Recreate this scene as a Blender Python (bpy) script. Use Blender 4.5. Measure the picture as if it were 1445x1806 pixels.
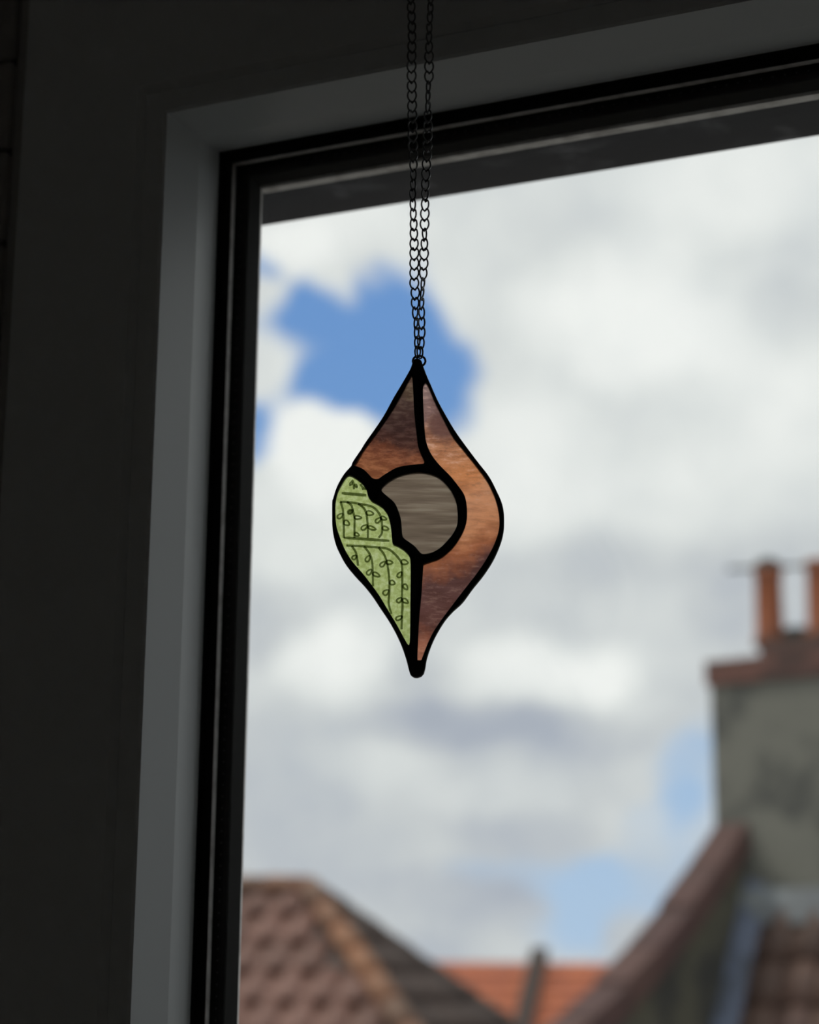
import bpy, bmesh, math, random
from mathutils import Vector, Matrix

random.seed(7)
for o in list(bpy.data.objects):
    bpy.data.objects.remove(o)
scene = bpy.context.scene
COL = scene.collection

# ------------------------------------------------------------------ camera
F_PX = 3500.0                                    # focal length in pixels of the 1445 x 1806 frame
YAW, PITCH, ROLL = math.radians(24.56), math.radians(13.09), math.radians(0.59)
EYE = Vector((0.0, 0.0, 1.55))
FH = Vector((-math.sin(YAW), math.cos(YAW), 0))  # horizontal heading
UP0 = Vector((0, 0, 1))
RH = FH.cross(UP0)
FW = FH * math.cos(PITCH) + UP0 * math.sin(PITCH)
UV = UP0 * math.cos(PITCH) - FH * math.sin(PITCH)
RV, UV = RH * math.cos(ROLL) + UV * math.sin(ROLL), UV * math.cos(ROLL) - RH * math.sin(ROLL)

cam_d = bpy.data.cameras.new('camera')
cam = bpy.data.objects.new('camera', cam_d)
COL.objects.link(cam)
M = Matrix((RV, UV, -FW)).transposed().to_4x4()
M.translation = EYE
cam.matrix_world = M
cam_d.sensor_fit = 'HORIZONTAL'
cam_d.sensor_width = 36.0
cam_d.lens = F_PX / 1445.0 * 36.0
cam_d.clip_start = 0.02
cam_d.clip_end = 2000
cam_d.dof.use_dof = True
cam_d.dof.focus_distance = 0.853
cam_d.dof.aperture_fstop = cam_d.lens / 9.0      # a 9 mm wide pupil
scene.camera = cam

scene.view_settings.view_transform = 'Standard'
scene.view_settings.look = 'None'
scene.view_settings.gamma = 1.0
scene.view_settings.use_curve_mapping = False
scene.view_settings.exposure = 0.0
scene.cycles.adaptive_threshold = 0.03
scene.cycles.max_bounces = 16
scene.cycles.diffuse_bounces = 8
scene.cycles.transparent_max_bounces = 24


def ray(px, py):
    return FW * F_PX + RV * (px - 722.5) + UV * (903.0 - py)


def on_y(px, py, D):
    """point of a pixel's ray on the vertical plane y = D (parallel to the window)"""
    d = ray(px, py)
    return EYE + d * (D / d.y)


def on_h(px, py, h):
    """point of a pixel's ray at the horizontal distance h along the heading"""
    d = ray(px, py)
    return EYE + d * (h / d.dot(FH))


# ------------------------------------------------------------------ node helpers
def nd(nt, t, **kw):
    n = nt.nodes.new(t)
    for k, v in kw.items():
        setattr(n, k, v)
    return n


def math_n(nt, op, a, b=None, c=None, clamp=False):
    n = nt.nodes.new('ShaderNodeMath')
    n.operation = op
    n.use_clamp = clamp
    for i, v in enumerate((a, b, c)):
        if v is None:
            continue
        if isinstance(v, (int, float)):
            n.inputs[i].default_value = v
        else:
            nt.links.new(v, n.inputs[i])
    return n.outputs[0]


def mix_col(nt, fac, a, b, mode='MIX'):
    n = nt.nodes.new('ShaderNodeMix')
    n.data_type = 'RGBA'
    n.blend_type = mode
    n.clamp_factor = True
    for idx, v in ((0, fac), (6, a), (7, b)):
        if isinstance(v, (int, float)):
            n.inputs[idx].default_value = v
        elif isinstance(v, (tuple, list)):
            n.inputs[idx].default_value = (*v[:3], 1)
        else:
            nt.links.new(v, n.inputs[idx])
    return n.outputs[2]


def ramp(nt, fac, stops):
    n = nt.nodes.new('ShaderNodeValToRGB')
    el = n.color_ramp.elements
    while len(el) < len(stops):
        el.new(0.5)
    for e, (p, c) in zip(el, stops):
        e.position = p
        e.color = (*c, 1) if len(c) == 3 else c
    nt.links.new(fac, n.inputs[0])
    return n.outputs[0]


def smooth(nt, v, a, b, lo=0.0, hi=1.0):
    n = nt.nodes.new('ShaderNodeMapRange')
    n.interpolation_type = 'SMOOTHSTEP'
    nt.links.new(v, n.inputs[0])
    n.inputs[1].default_value = a
    n.inputs[2].default_value = b
    n.inputs[3].default_value = lo
    n.inputs[4].default_value = hi
    return n.outputs[0]


def noise(nt, vec, scale, detail=4, rough=0.5, out=0):
    n = nt.nodes.new('ShaderNodeTexNoise')
    n.inputs['Scale'].default_value = scale
    n.inputs['Detail'].default_value = detail
    n.inputs['Roughness'].default_value = rough
    if vec is not None:
        nt.links.new(vec, n.inputs['Vector'])
    return n.outputs[out]


def s2l(r, g, b):
    f = lambda c: (c / 255) / 12.92 if c <= 10.3 else (((c / 255) + 0.055) / 1.055) ** 2.4
    return (f(r), f(g), f(b))


# ------------------------------------------------------------------ world: a sky of cumulus with blue gaps
def azel(px, py):
    d = ray(px, py).normalized()
    return math.atan2(d.x, d.y), math.asin(d.z)


def build_world():
    w = bpy.data.worlds.new('sky')
    scene.world = w
    w.use_nodes = True
    nt = w.node_tree
    nt.nodes.clear()
    L = nt.links.new
    out = nd(nt, 'ShaderNodeOutputWorld')
    bg = nd(nt, 'ShaderNodeBackground')
    L(bg.outputs[0], out.inputs[0])
    tc = nd(nt, 'ShaderNodeTexCoord')
    D = tc.outputs['Generated']
    sep = nd(nt, 'ShaderNodeSeparateXYZ')
    L(D, sep.inputs[0])
    az = math_n(nt, 'ARCTAN2', sep.outputs[0], sep.outputs[1])
    el = math_n(nt, 'ARCSINE', sep.outputs[2])
    cmb = nd(nt, 'ShaderNodeCombineXYZ')
    L(az, cmb.inputs[0])
    L(el, cmb.inputs[1])
    # billow the directions a little so the edges are ragged
    wn = noise(nt, D, 13.0, 3, 0.55, out=1)
    sub = nd(nt, 'ShaderNodeVectorMath', operation='SUBTRACT')
    L(wn, sub.inputs[0])
    sub.inputs[1].default_value = (0.5, 0.5, 0.5)
    sc = nd(nt, 'ShaderNodeVectorMath', operation='SCALE')
    L(sub.outputs[0], sc.inputs[0])
    sc.inputs['Scale'].default_value = 0.050
    add = nd(nt, 'ShaderNodeVectorMath', operation='ADD')
    L(cmb.outputs[0], add.inputs[0])
    L(sc.outputs[0], add.inputs[1])
    uv = add.outputs[0]

    # ellipses in the directions (azimuth, elevation), as quadratic forms about the middle of the view
    A0, E0 = azel(722, 903)
    sh = nd(nt, 'ShaderNodeVectorMath', operation='SUBTRACT')
    L(uv, sh.inputs[0])
    sh.inputs[1].default_value = (A0, E0, 0)
    sp_ = nd(nt, 'ShaderNodeSeparateXYZ')
    L(sh.outputs[0], sp_.inputs[0])
    a_, e_ = sp_.outputs[0], sp_.outputs[1]
    q2 = nd(nt, 'ShaderNodeCombineXYZ')
    L(math_n(nt, 'MULTIPLY', a_, a_), q2.inputs[0])
    L(math_n(nt, 'MULTIPLY', a_, e_), q2.inputs[1])
    L(math_n(nt, 'MULTIPLY', e_, e_), q2.inputs[2])
    q1 = nd(nt, 'ShaderNodeCombineXYZ')
    L(a_, q1.inputs[0])
    L(e_, q1.inputs[1])
    q1.inputs[2].default_value = 1.0

    def blobs(lst, soft=0.25):
        acc = None
        for (px, py, rx, ry, rot, amt) in lst:
            a, e = azel(px, py)
            a, e = a - A0, e - E0
            c, s = math.cos(math.radians(rot)), math.sin(math.radians(rot))
            ix, iy = (F_PX / rx) ** 2, (F_PX / ry) ** 2
            qa, qb, qc = c * c * ix + s * s * iy, 2 * c * s * (ix - iy), s * s * ix + c * c * iy
            d2 = nd(nt, 'ShaderNodeVectorMath', operation='DOT_PRODUCT')
            L(q2.outputs[0], d2.inputs[0])
            d2.inputs[1].default_value = (qa, qb, qc)
            d1 = nd(nt, 'ShaderNodeVectorMath', operation='DOT_PRODUCT')
            L(q1.outputs[0], d1.inputs[0])
            d1.inputs[1].default_value = (-2 * qa * a - qb * e, -2 * qc * e - qb * a, qa * a * a + qb * a * e + qc * e * e)
            r2 = math_n(nt, 'ADD', d2.outputs['Value'], d1.outputs['Value'])
            sm = smooth(nt, r2, 1.9, -0.25)
            acc = math_n(nt, 'MULTIPLY', sm, amt) if acc is None else math_n(nt, 'MULTIPLY_ADD', sm, amt, acc)
        return acc

    blue = blobs([
        (625, 610, 170, 105, -10, 1.1), (715, 560, 95, 62, 0, 0.8), (540, 545, 62, 60, 0, 0.8), (490, 590, 50, 60, 0, 0.35),
        (650, 690, 110, 75, 0, 0.9), (765, 690, 85, 60, -35, 1.0), (456, 470, 36, 34, 0, 0.8), (560, 690, 70, 45, 0, 0.8),
        (455, 795, 58, 70, 0, 1.0), (470, 735, 45, 40, 0, 0.5),
        (1222, 1375, 55, 70, 10, 0.85), (1190, 1450, 70, 45, 20, 0.5), (1020, 1560, 110, 45, 0, 0.8),
        (1110, 1590, 130, 75, 20, 0.85), (850, 1548, 60, 26, 0, 0.45), (1010, 1650, 90, 40, 0, 0.6),
        (1260, 1300, 40, 40, 0, 0.4), (1240, 1480, 45, 60, 0, .5),
    ])
    white = blobs([
        (575, 800, 90, 85, 0, 1.2), (480, 900, 80, 70, 0, 0.8), (575, 505, 42, 50, 10, 0.6),
        (480, 650, 55, 60, 20, 0.55), (475, 545, 40, 40, 0, 0.5), (500, 430, 60, 45, 0, 0.6),
        (1135, 1640, 45, 35, 25, 0.8), (870, 700, 60, 70, 0, 0.4), (690, 440, 90, 42, 0, 0.7), (800, 560, 40, 60, 0, .4),
    ])
    fine = noise(nt, D, 19.0, 4, 0.55)
    cov = math_n(nt, 'SUBTRACT', 1.0, blue)
    cov = math_n(nt, 'ADD', cov, white)
    cov = math_n(nt, 'MULTIPLY_ADD', math_n(nt, 'SUBTRACT', fine, 0.5), 0.35, cov)
    cov = smooth(nt, cov, -0.15, 1.05)

    bright = blobs([
        (570, 800, 110, 90, 0, .30), (1090, 560, 170, 120, 0, .22), (1310, 690, 220, 170, 0, .12),
        (900, 840, 170, 120, 0, .12), (1270, 330, 260, 120, 10, .16), (500, 430, 90, 50, 0, .18),
        (600, 1150, 95, 85, 0, .26), (960, 1185, 150, 60, 0, .26), (1085, 1165, 80, 45, 0, .12),
        (660, 1330, 130, 50, 0, .10), (880, 1390, 130, 45, 0, .13), (520, 960, 120, 80, 0, .10),
        (1150, 900, 160, 70, 0, .10), (640, 420, 130, 50, 0, .12),
        (800, 1265, 160, 48, -6, -.20), (760, 1200, 90, 55, 0, -.13), (1050, 1290, 150, 45, 0, -.12),
        (480, 1090, 85, 70, 0, -.16), (1000, 430, 130, 90, 0, -.08), (1390, 1050, 150, 130, 0, -.18),
        (1030, 1000, 220, 50, 0, -.10), (960, 1480, 150, 45, 0, -.05), (800, 1590, 170, 60, 0, -.10),
        (1400, 560, 80, 60, 0, -.10), (1180, 730, 120, 60, 0, -.08), (860, 1080, 120, 50, 0, -.06),
    ])
    big = noise(nt, D, 7.5, 3, 0.55)
    base = smooth(nt, el, 0.02, 0.24, 0.58, 0.77)
    br = math_n(nt, 'ADD', base, bright)
    br = math_n(nt, 'MULTIPLY_ADD', math_n(nt, 'SUBTRACT', big, 0.5), 0.30, br)
    br = math_n(nt, 'MULTIPLY_ADD', math_n(nt, 'SUBTRACT', fine, 0.5), 0.36, br)
    cloud = ramp(nt, br, [(0.0, (.30, .33, .40)), (0.45, (.43, .46, .53)), (0.62, (.60, .62, .64)),
                          (0.80, (.77, .785, .78)), (0.98, (.93, .93, .915))])
    bl = ramp(nt, smooth(nt, el, 0.0, 0.34), [(0.0, (.44, .58, .77)), (0.35, (.34, .50, .74)), (0.75, (.19, .36, .68)), (1.0, (.16, .32, .65))])
    col = mix_col(nt, cov, bl, cloud)
    L(col, bg.inputs['Color'])
    bg.inputs['Strength'].default_value = 1.06
    w.cycles.sampling_method = 'MANUAL'
    w.cycles.sample_map_resolution = 512


build_world()

sun_d = bpy.data.lights.new('sun', 'SUN')
sun = bpy.data.objects.new('sun', sun_d)
COL.objects.link(sun)
sun_d.energy = 1.1
sun_d.angle = math.radians(6)
sun_d.color = (1.0, 0.93, 0.84)
# high, from the left and a little behind the window wall: none of it enters the room
sd = Vector((-0.97 * math.cos(math.radians(50)), -0.25 * math.cos(math.radians(50)), math.sin(math.radians(50))))
sun.rotation_euler = sd.to_track_quat('Z', 'Y').to_euler()
sun.location = (-3, -1, 9)


# ------------------------------------------------------------------ materials
def principled(name, base, rough=0.5, metallic=0.0, spec=0.5, bump=None, vary=None, rnd=None):
    m = bpy.data.materials.new(name)
    m.use_nodes = True
    nt = m.node_tree
    b = nt.nodes['Principled BSDF']
    b.inputs['Base Color'].default_value = (*base, 1)
    b.inputs['Roughness'].default_value = rough
    b.inputs['Metallic'].default_value = metallic
    b.inputs['Specular IOR Level'].default_value = spec
    tc = nd(nt, 'ShaderNodeTexCoord')
    colour = None
    if vary:                                      # (other colour, scale, low, high)
        other, scale, lo, hi = vary
        n = noise(nt, tc.outputs['Object'], scale, 6, 0.6)
        colour = mix_col(nt, smooth(nt, n, lo, hi), base, other)
    if rnd:                                       # colour that differs from piece to piece
        oi = nd(nt, 'ShaderNodeObjectInfo')
        r = ramp(nt, oi.outputs['Random'], rnd)
        colour = r if colour is None else mix_col(nt, 0.6, colour, r)
    if colour is not None:
        nt.links.new(colour, b.inputs['Base Color'])
    if bump:
        scale, strength, dist = bump
        n = noise(nt, tc.outputs['Object'], scale, 5, 0.6)
        bp = nd(nt, 'ShaderNodeBump')
        bp.inputs['Strength'].default_value = strength
        bp.inputs['Distance'].default_value = dist
        nt.links.new(n, bp.inputs['Height'])
        nt.links.new(bp.outputs[0], b.inputs['Normal'])
    return m


MAT = {}
MAT['upvc'] = principled('white_upvc', (.84, .87, .89), 0.38, spec=0.45, bump=(60, .05, .001))
MAT['rubber'] = principled('black_rubber', (.012, .012, .013), 0.75, spec=0.2)
MAT['spacer'] = principled('black_spacer', (.012, .011, .010), 0.7, spec=0.12)
MAT['glint'] = principled('glint_grey', (.80, .77, .75), 0.45, metallic=0.1, vary=((.50, .47, .45), 90, .4, .7))  # light colour of the strips that stand for glints on the glazing edges
MAT['dot'] = principled('spacer_perforation', (.12, .12, .12), 0.6)
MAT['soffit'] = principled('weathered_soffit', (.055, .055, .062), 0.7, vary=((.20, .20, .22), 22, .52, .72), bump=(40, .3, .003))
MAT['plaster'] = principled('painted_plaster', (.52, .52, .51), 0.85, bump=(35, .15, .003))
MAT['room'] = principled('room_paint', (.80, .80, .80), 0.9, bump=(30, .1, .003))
MAT['floorwood'] = principled('floor_boards', (.50, .43, .35), 0.6, vary=((.38, .31, .24), 6, .4, .6))
MAT['tile'] = principled('glazed_tile', (.45, .44, .42), 0.45, vary=((.38, .37, .35), 20, .4, .6))
MAT['grout'] = principled('grout', (.16, .15, .14), 0.95)
MAT['solder'] = principled('black_patina_solder', (.006, .006, .007), 0.42, metallic=0.0, spec=0.35, bump=(420, .35, .0006))
MAT['chain'] = principled('gunmetal_wire', (.20, .205, .215), 0.3, metallic=0.85)
MAT['ring'] = principled('dark_ring_wire', (.06, .07, .085), 0.25, metallic=0.9)
MAT['hook'] = principled('painted_hook', (.55, .55, .55), 0.4)


def glass_pane_mat(name):
    m = bpy.data.materials.new(name)
    m.use_nodes = True
    nt = m.node_tree
    nt.nodes.clear()
    out = nd(nt, 'ShaderNodeOutputMaterial')
    tr = nd(nt, 'ShaderNodeBsdfTransparent')
    tr.inputs[0].default_value = (.985, .992, .988, 1)
    gl = nd(nt, 'ShaderNodeBsdfGlossy')
    gl.inputs['Roughness'].default_value = 0.0
    fr = nd(nt, 'ShaderNodeFresnel')
    fr.inputs[0].default_value = 1.3
    mx = nd(nt, 'ShaderNodeMixShader')
    nt.links.new(fr.outputs[0], mx.inputs[0])
    nt.links.new(tr.outputs[0], mx.inputs[1])
    nt.links.new(gl.outputs[0], mx.inputs[2])
    nt.links.new(mx.outputs[0], out.inputs[0])
    return m


MAT['pane'] = glass_pane_mat('window_glass')
MAT['clear'] = glass_pane_mat('clear_glass_back')


def stained(name, colour_fn, scatter=0.5, rough=0.45, bump=(500, .3, .0004), gain=1.0):
    """flashed art glass: light from behind is scattered and tinted by the coloured face"""
    m = bpy.data.materials.new(name)
    m.use_nodes = True
    nt = m.node_tree
    nt.nodes.clear()
    out = nd(nt, 'ShaderNodeOutputMaterial')
    tc = nd(nt, 'ShaderNodeTexCoord')
    col = colour_fn(nt, tc.outputs['Object'])
    tl = nd(nt, 'ShaderNodeBsdfTranslucent')
    rf = nd(nt, 'ShaderNodeBsdfRefraction')
    rf.inputs['Roughness'].default_value = rough
    rf.inputs['IOR'].default_value = 1.12
    gl = nd(nt, 'ShaderNodeBsdfGlossy')
    gl.inputs['Roughness'].default_value = 0.2
    gl.inputs['Color'].default_value = (.8, .8, .8, 1)
    g = nd(nt, 'ShaderNodeVectorMath', operation='SCALE')
    nt.links.new(col, g.inputs[0])
    g.inputs['Scale'].default_value = gain
    col = g.outputs[0]
    nt.links.new(col, tl.inputs['Color'])
    nt.links.new(col, rf.inputs['Color'])
    n = noise(nt, tc.outputs['Object'], bump[0], 4, 0.6)
    bp = nd(nt, 'ShaderNodeBump')
    bp.inputs['Strength'].default_value = bump[1]
    bp.inputs['Distance'].default_value = bump[2]
    nt.links.new(n, bp.inputs['Height'])
    for s in (rf, gl):
        nt.links.new(bp.outputs[0], s.inputs['Normal'])
    mx = nd(nt, 'ShaderNodeMixShader')
    mx.inputs[0].default_value = scatter
    nt.links.new(rf.outputs[0], mx.inputs[1])
    nt.links.new(tl.outputs[0], mx.inputs[2])
    mg = nd(nt, 'ShaderNodeMixShader')
    mg.inputs[0].default_value = 0.03
    nt.links.new(mx.outputs[0], mg.inputs[1])
    nt.links.new(gl.outputs[0], mg.inputs[2])
    nt.links.new(mg.outputs[0], out.inputs[0])
    return m


# ------------------------------------------------------------------ object helpers
def link(name, me, mat=None, parent=None):
    o = bpy.data.objects.new(name, me)
    COL.objects.link(o)
    if mat is not None and hasattr(me, 'materials') and not me.materials:
        me.materials.append(mat)
    if parent is not None:
        o.parent = parent
    return o


def empty(name, loc=(0, 0, 0), rz=0.0):
    o = bpy.data.objects.new(name, None)
    COL.objects.link(o)
    o.empty_display_size = 0.05
    o.location = loc
    o.rotation_euler = (0, 0, rz)
    return o


def tag(o, label, cat, group=None):
    o['label'] = label
    o['category'] = cat
    if group:
        o['group'] = group
    return o


def struct(o, label, cat):
    o['kind'] = 'structure'
    return tag(o, label, cat)


def mesh(name, verts, faces, smooth_f=False):
    me = bpy.data.meshes.new(name)
    me.from_pydata([tuple(v) for v in verts], [], faces)
    bm = bmesh.new()
    bm.from_mesh(me)
    bmesh.ops.recalc_face_normals(bm, faces=bm.faces)
    bm.to_mesh(me)
    bm.free()
    if smooth_f:
        for p in me.polygons:
            p.use_smooth = True
    return me


def box_data(x0, x1, y0, y1, z0, z1):
    v = [(x, y, z) for x in (x0, x1) for y in (y0, y1) for z in (z0, z1)]
    f = [(0, 1, 3, 2), (4, 6, 7, 5), (0, 4, 5, 1), (2, 3, 7, 6), (0, 2, 6, 4), (1, 5, 7, 3)]
    return v, f


def boxes(name, lst):
    V, Fc = [], []
    for b in lst:
        v, f = box_data(*b)
        n = len(V)
        V += v
        Fc += [tuple(i + n for i in q) for q in f]
    return mesh(name, V, Fc)


def bevel_box(name, x0, x1, y0, y1, z0, z1, r=0.002, seg=2):
    me = boxes(name, [(x0, x1, y0, y1, z0, z1)])
    bm = bmesh.new()
    bm.from_mesh(me)
    bmesh.ops.bevel(bm, geom=list(bm.edges), offset=r, segments=seg, affect='EDGES', profile=0.6)
    bm.to_mesh(me)
    bm.free()
    for p in me.polygons:
        p.use_smooth = True
    return me


def tube(name, pts, rad, closed=False, sides=8):
    """round wire along pts (list of Vector)"""
    pts = [Vector(p) for p in pts]
    n = len(pts)
    V, Fc = [], []
    prev = None
    for i, p in enumerate(pts):
        if closed:
            t = pts[(i + 1) % n] - pts[i - 1]
        else:
            t = pts[min(i + 1, n - 1)] - pts[max(i - 1, 0)]
        t.normalize()
        if prev is None:
            a = t.orthogonal().normalized()
        else:
            a = (prev - t * prev.dot(t)).normalized()
        prev = a
        b = t.cross(a)
        r = rad[i] if isinstance(rad, (list, tuple)) else rad
        for k in range(sides):
            an = 2 * math.pi * k / sides
            V.append(p + (a * math.cos(an) + b * math.sin(an)) * r)
    m = n if closed else n - 1
    for i in range(m):
        j = (i + 1) % n
        for k in range(sides):
            k2 = (k + 1) % sides
            Fc.append((i * sides + k, i * sides + k2, j * sides + k2, j * sides + k))
    if not closed:
        Fc.append(tuple(range(sides)))
        Fc.append(tuple((n - 1) * sides + k for k in range(sides)))
    return mesh(name, V, Fc, True)


def lathe(name, prof, sides=20, center=(0, 0, 0)):
    V, Fc = [], []
    for r, z in prof:
        for k in range(sides):
            a = 2 * math.pi * k / sides
            V.append((center[0] + r * math.cos(a), center[1] + r * math.sin(a), center[2] + z))
    n = len(prof)
    for i in range(n - 1):
        for k in range(sides):
            k2 = (k + 1) % sides
            Fc.append((i * sides + k, i * sides + k2, (i + 1) * sides + k2, (i + 1) * sides + k))
    Fc.append(tuple(range(sides)))
    Fc.append(tuple((n - 1) * sides + k for k in range(sides)))
    return mesh(name, V, Fc, True)


def catmull(pts, closed=True, sub=4):
    out = []
    n = len(pts)
    rng = range(n if closed else n - 1)
    g = (lambda i: pts[i % n]) if closed else (lambda i: pts[max(0, min(n - 1, i))])
    for i in rng:
        p0, p1, p2, p3 = (Vector(g(i + k)) for k in (-1, 0, 1, 2))
        for s in range(sub):
            t = s / sub
            out.append(0.5 * ((2 * p1) + (p2 - p0) * t + (2 * p0 - 5 * p1 + 4 * p2 - p3) * t * t
                              + (3 * p1 - p0 - 3 * p2 + p3) * t ** 3))
    if not closed:
        out.append(Vector(pts[-1]))
    return out


def shape2d(name, loops, half, bevel=0.0, offset=0.0, res=3):
    """a flat outline with holes, thick and round-edged, as a mesh in the local xz plane (front = -y)"""
    cu = bpy.data.curves.new(name, 'CURVE')
    cu.dimensions = '2D'
    cu.fill_mode = 'BOTH'
    cu.extrude = half
    cu.bevel_depth = bevel
    cu.bevel_resolution = res
    cu.offset = offset
    for lp in loops:
        sp = cu.splines.new('POLY')
        sp.points.add(len(lp) - 1)
        for p, q in zip(sp.points, lp):
            p.co = (q[0], q[1], 0, 1)
        sp.use_cyclic_u = True
    tmp = bpy.data.objects.new(name + '_tmp', cu)
    COL.objects.link(tmp)
    dg = bpy.context.evaluated_depsgraph_get()
    me = bpy.data.meshes.new_from_object(tmp.evaluated_get(dg))
    bpy.data.objects.remove(tmp)
    me.materials.clear()
    me.transform(Matrix.Rotation(math.radians(90), 4, 'X'))
    me.name = name
    return me


# ================================================================== THE ROOM
# window geometry: sight line of the glazing from its top left corner in the photograph
YO = 0.244                                         # the glazing depths below are measured from this plane
Y_FACE, Y_PANE, Y_SP0, Y_SP1 = YO + .541, YO + .604, YO + .609, YO + .622
_c = on_y(461, 328, Y_SP1)
XL, ZT = _c.x, _c.z
XR, ZB = XL + 1.35, ZT - 1.30


def u_of(px, py, D):
    c = on_y(px, py, D)
    return ((XL - c.x) + (c.z - ZT)) / 2


U_BLACK = u_of(406, 277, YO + .6025)
U_GIN = u_of(390, 265, YO + .594)
U_GOUT = u_of(301, 187, Y_FACE)
U_LINE = u_of(272, 146, Y_FACE)
U_EDGE = XL - on_y(50, 0, Y_FACE).x


def ring(name, prof, mat, parent):
    """sweep a closed profile of (u outward from the sight line, y) round the window, mitred corners"""
    V, Fc = [], []
    n = len(prof)
    for cx, cz, sx, sz in ((XL, ZT, -1, 1), (XR, ZT, 1, 1), (XR, ZB, 1, -1), (XL, ZB, -1, -1)):
        for u, y in prof:
            V.append((cx + sx * u, y, cz + sz * u))
    for c in range(4):
        d = (c + 1) % 4
        for i in range(n):
            j = (i + 1) % n
            Fc.append((c * n + i, c * n + j, d * n + j, d * n + i))
    return link(name, mesh(name, V, Fc), mat, parent)


win = empty('window_1', (0, 0, 0))
struct(win, 'white plastic double glazed window with black glazing seals', 'window')
UO = U_EDGE
ring('outer_frame', [(U_LINE + .0004, Y_FACE + .002), (U_LINE + .004, Y_FACE - .001), (UO - .002, Y_FACE - .001), (UO, Y_FACE + .001),
                     (UO, YO + .66), (.028, YO + .66), (.028, YO + .628), (U_LINE + .0004, YO + .628)], MAT['upvc'], win)
du, dy = U_GOUT - U_GIN, YO + .594 - Y_FACE
ring('sash', [(U_LINE - .0004, Y_FACE + .001), (U_GOUT + .0012, Y_FACE), (U_GOUT - .0004, Y_FACE + .0008),
              (U_GIN - .0022, Y_FACE + dy * .55), (U_GIN + .0006, YO + .5925), (U_GIN + .0001, YO + .594),
              (U_GIN + .003, YO + .596), (U_LINE - .0004, YO + .627)], MAT['upvc'], win)
ring('gasket', [(U_GIN + .0022, YO + .5952), (U_GIN + .0002, YO + .5945), (U_BLACK + .0004, YO + .6030), (U_BLACK + .0004, YO + .6038), (U_GIN + .006, YO + .6038)],
     MAT['rubber'], win)
ul = XL - on_y(404, 500, YO + .6000).x
ring('gasket_lip', [(U_BLACK + .0012, YO + .5984), (ul, YO + .5992), (ul, YO + .6034), (U_BLACK + .0012, YO + .6036)], MAT['rubber'], win)
ring('seal_glint', [(ul + .0004, YO + .5994), (ul - .0002, YO + .5998), (ul - .0002, YO + .6034), (ul + .0004, YO + .6034)], MAT['glint'], win)  # thin light strip added as the glint along the gasket
sp = ring('spacer_bar', [(U_GIN + .004, Y_SP0), (.0006, Y_SP0), (.0, Y_SP0 + .0006), (.0, Y_SP1), (U_GIN + .004, Y_SP1)], MAT['spacer'], win)
ring('rim_glint', [(.009, YO + .6268), (.0046, YO + .6268), (.0043, YO + .6272), (.0043, YO + .6312), (.009, YO + .6312)], MAT['glint'], win)  # light strip added as the lit rim behind the spacer
link('head_glint', boxes('head_glint', [(XL - .004, XR + .004, YO + .6266, YO + .6330, ZT + .0004, ZT + .004)]), MAT['glint'], win)  # light bar added as the spacer's lit lower edge
# perforations of the spacer bar: a row of tiny dots too small to pick apart
V, Fc = [], []


def dot(cx, cz):
    n = len(V)
    for k in range(6):
        V.append((cx + .00045 * math.cos(k * math.pi / 3), Y_SP0 - .00012, cz + .00045 * math.sin(k * math.pi / 3)))
    Fc.append(tuple(range(n, n + 6)))


z = ZT - .01
while z > ZB:
    dot(XL - .0045, z)
    dot(XR + .0045, z)
    z -= .0056
x = XL
while x < XR:
    dot(x, ZB - .0045)
    dot(x, ZT + .0045)
    x += .0056
d_o = link('perforation_row', mesh('perforation_row', V, Fc), MAT['dot'], win)
d_o['kind'] = 'stuff'
for nm, y0, y1 in (('inner_pane', Y_PANE, Y_PANE + .004), ('outer_pane', YO + .6222, YO + .6262)):
    e = .0225 if nm == 'inner_pane' else .019
    link(nm, boxes(nm, [(XL - e + .003, XR + e - .003, y0, y1, ZB - e + .003, ZT + e - .003)]), MAT['pane'], win)

# the head of the opening outside: a weathered soffit board seen through the glass
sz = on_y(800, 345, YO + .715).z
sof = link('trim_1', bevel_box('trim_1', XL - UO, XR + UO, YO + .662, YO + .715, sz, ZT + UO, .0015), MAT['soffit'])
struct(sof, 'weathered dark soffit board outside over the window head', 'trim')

# wall round the window
UW = UO + .0005
wx0, wx1, wy0, wy1, wz0, wz1 = -1.7, 2.0, Y_FACE + .0015, Y_FACE + .24, 0.0, 2.45
tile_edge = on_y(31, 0, Y_FACE - .004).x
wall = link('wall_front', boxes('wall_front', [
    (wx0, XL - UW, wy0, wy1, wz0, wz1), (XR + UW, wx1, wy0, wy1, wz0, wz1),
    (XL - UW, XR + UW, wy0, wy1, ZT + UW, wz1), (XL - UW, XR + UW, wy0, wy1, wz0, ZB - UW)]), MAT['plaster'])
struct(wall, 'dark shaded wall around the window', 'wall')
# tiles on the wall left of the frame (two joints show at the photo's upper left)
j1, j2 = on_y(20, 104, Y_FACE - .004).z, on_y(20, 261, Y_FACE - .004).z
th = j1 - j2
tw = th * 2
tme = bevel_box('wall_tile', -tw / 2 + .001, tw / 2 - .001, -.0035, .0035, -th / 2 + .0009, th / 2 - .0009, .003, 3)
tme.materials.append(MAT['tile'])
k = 0
for row in range(-16, 6):
    for cidx in range(2):
        o = bpy.data.objects.new('wall_tile', tme)
        COL.objects.link(o)
        o.parent = wall
        o.location = (tile_edge - tw * (cidx + .5), Y_FACE - .0015, j1 + th * (row + .5))
link('grout_bed', boxes('grout_bed', [(tile_edge - 2 * tw, tile_edge - .002, Y_FACE - .001, Y_FACE + .0016, j1 - 16 * th, j1 + 6 * th)]), MAT['grout'], wall)

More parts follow.
